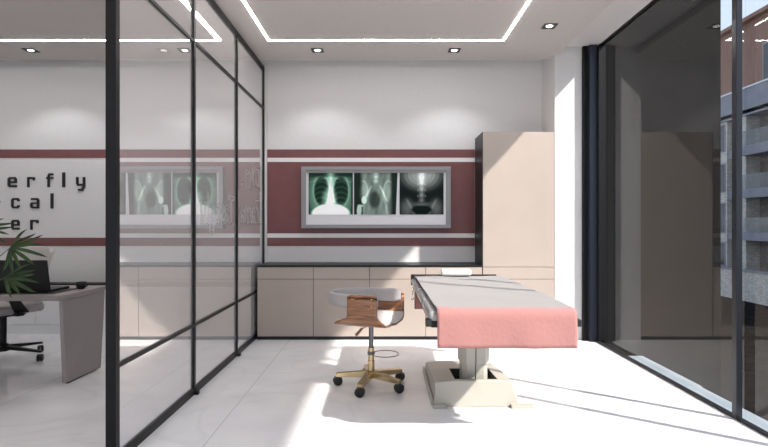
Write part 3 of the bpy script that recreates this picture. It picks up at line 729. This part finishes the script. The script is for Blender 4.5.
# ------------------------------------------------------------------ outside
G0 = -5.5+EH
gd = B(); box(gd, 3.0, 120, -60, 160, G0-.3, G0); o = obj('street_ground', gd, M['asphalt']); o['kind'] = 'structure'
bb = empty('apartment_building', (27, 45, G0)); tag(bb, 'brick apartment block with brown timber top floor and balconies across the street', 'building')
XB = 27.0
def Yp(y): return EH+(223.5-y)*XB/384
def Zp(x): return XB*F/(x-384)
bx('brick_wall', XB+.9, XB+10, 22, 75, G0, Yp(96), M['brickdark'], bb)
bx('timber_storey', XB+.5, XB+10, 22, 75, Yp(96), Yp(8), M['timber'], bb)
bx('roof', XB+.0, XB+10.4, 21.5, 75.5, Yp(8), Yp(4.0), M['timber'], bb)
bx('parapet', XB-.3, XB+.1, 22, 75, Yp(108), Yp(81.5), M['slab'], bb)
bx('coping', XB-.36, XB+.16, 22, 75, Yp(81.5), Yp(80), M['slabtop'], bb)
bx('terrace_slab', XB-.3, XB+.9, 22, 75, Yp(110), Yp(104), M['slab'], bb)
zs = []
z0 = Zp(748)
for (x0, x1) in ((741.5, 748), (718, 729)):
    bx('brick_pier', XB-.15, XB+1.2, Zp(x1), Zp(x0), G0, Yp(105), M['brick'], bb)
for k in range(-2, 6):
    if k == 0: continue
    y = Zp(745)+k*7.2
    if k > 0: y += 3
    bx('brick_pier', XB-.15, XB+1.2, y, y+1.0, G0, Yp(105), M['brick'], bb)
for (ya, yb) in ((142.5,152.6),(187.6,197),(232.5,241)):
    bx('balcony_slab', XB-.6, XB+.9, 24, Zp(748)-.02, Yp(yb), Yp(ya), M['slab'], bb)
    rl = bx('railing', XB-.55, XB-.50, 24, Zp(748)-.05, Yp(ya), Yp(ya)+1.0, M['rglass'], bb)
    bx('handrail', XB-.57, XB-.48, 24, Zp(748)-.05, Yp(ya)+1.0, Yp(ya)+1.05, M['steel'], rl)
    bx('balcony_slab', XB-.3, XB+.9, Zp(718)+.02, 70, Yp(yb), Yp(ya), M['slab'], bb)
    bx('balcony_slab', XB-.1, XB+.9, Zp(729.5)-.9, Zp(729.5)-.02, Yp(yb), Yp(ya), M['slab'], bb)
for (ya, yb) in ((112,140),(156,186),(200,231),(244,268)):
    for yc, wd in ((30, 2.4), (34.2, 2.2), (47, 2.4), (52, 2.2), (60, 2.4)):
        f = bx('window', XB+.86, XB+.92, yc, yc+wd, Yp(yb), Yp(ya), M['slab'], bb); bx('pane', XB+.84, XB+.86, yc+.12, yc+wd-.12, Yp(yb)+.12, Yp(ya)-.12, M['bglass'], f)
    f = bx('window', XB-.19, XB-.15, Zp(727.5), Zp(722), Yp(yb)-.2, Yp(ya), M['slab'], bb); bx('pane', XB-.21, XB-.19, Zp(727.5)+.12, Zp(722)-.12, Yp(yb)-.1, Yp(ya)-.1, M['bglass'], f)
for yc in (29, 36.3, 43.5, 50.5, 58):
    f = bx('window', XB+.44, XB+.5, yc, yc+1.4, Yp(92), Yp(38), M['frame_grey'], bb); bx('pane', XB+.42, XB+.44, yc+.1, yc+1.3, Yp(92)+.1, Yp(38)-.1, M['bglass'], f)
bx('garden_wall', XB-1.4, XB-1.1, 22, 75, G0, Yp(272), M['brick'], bb)
bx('garden_wall_coping', XB-1.45, XB-1.05, 22, 75, Yp(272), Yp(270), M['slab'], bb)

# ------------------------------------------------------------------ light and camera
sun = bpy.data.lights.new('sun', 'SUN'); sun.energy = 9.2; sun.angle = math.radians(1.5); sun.color = (1, .955, .895)
so = bpy.data.objects.new('sun', sun); C.objects.link(so); so.location = (8, -4, 9)
so.rotation_euler = Vector((-1, .70, -1.10)).to_track_quat('-Z', 'Y').to_euler()
w = bpy.data.worlds.new('sky'); S.world = w; w.use_nodes = True; n = w.node_tree.nodes; l = w.node_tree.links
bg = n['Background']; tc = n.new('ShaderNodeTexCoord'); sp = n.new('ShaderNodeSeparateXYZ'); cr = n.new('ShaderNodeValToRGB')
l.new(tc.outputs['Generated'], sp.inputs[0]); l.new(sp.outputs[2], cr.inputs[0]); l.new(cr.outputs[0], bg.inputs[0])
e = cr.color_ramp.elements; e[0].position = 0; e[0].color = (.80,.88,1,1); e[1].position = 1; e[1].color = (.38,.58,1,1); q = e.new(.45); q.color = (.66,.82,1,1)
bg.inputs[1].default_value = 1.1
cam = bpy.data.cameras.new('camera'); co = bpy.data.objects.new('camera', cam); C.objects.link(co); S.camera = co
co.location = (0, 0, EH); co.rotation_euler = (PI/2, 0, 0); cam.sensor_width = 36; cam.lens = F/768*36; cam.clip_end = 500; cam.clip_start = .05
S.view_settings.view_transform = 'Standard'; S.view_settings.look = 'None'; S.view_settings.gamma = 1; S.view_settings.exposure = 0.1
S.view_settings.use_curve_mapping = False
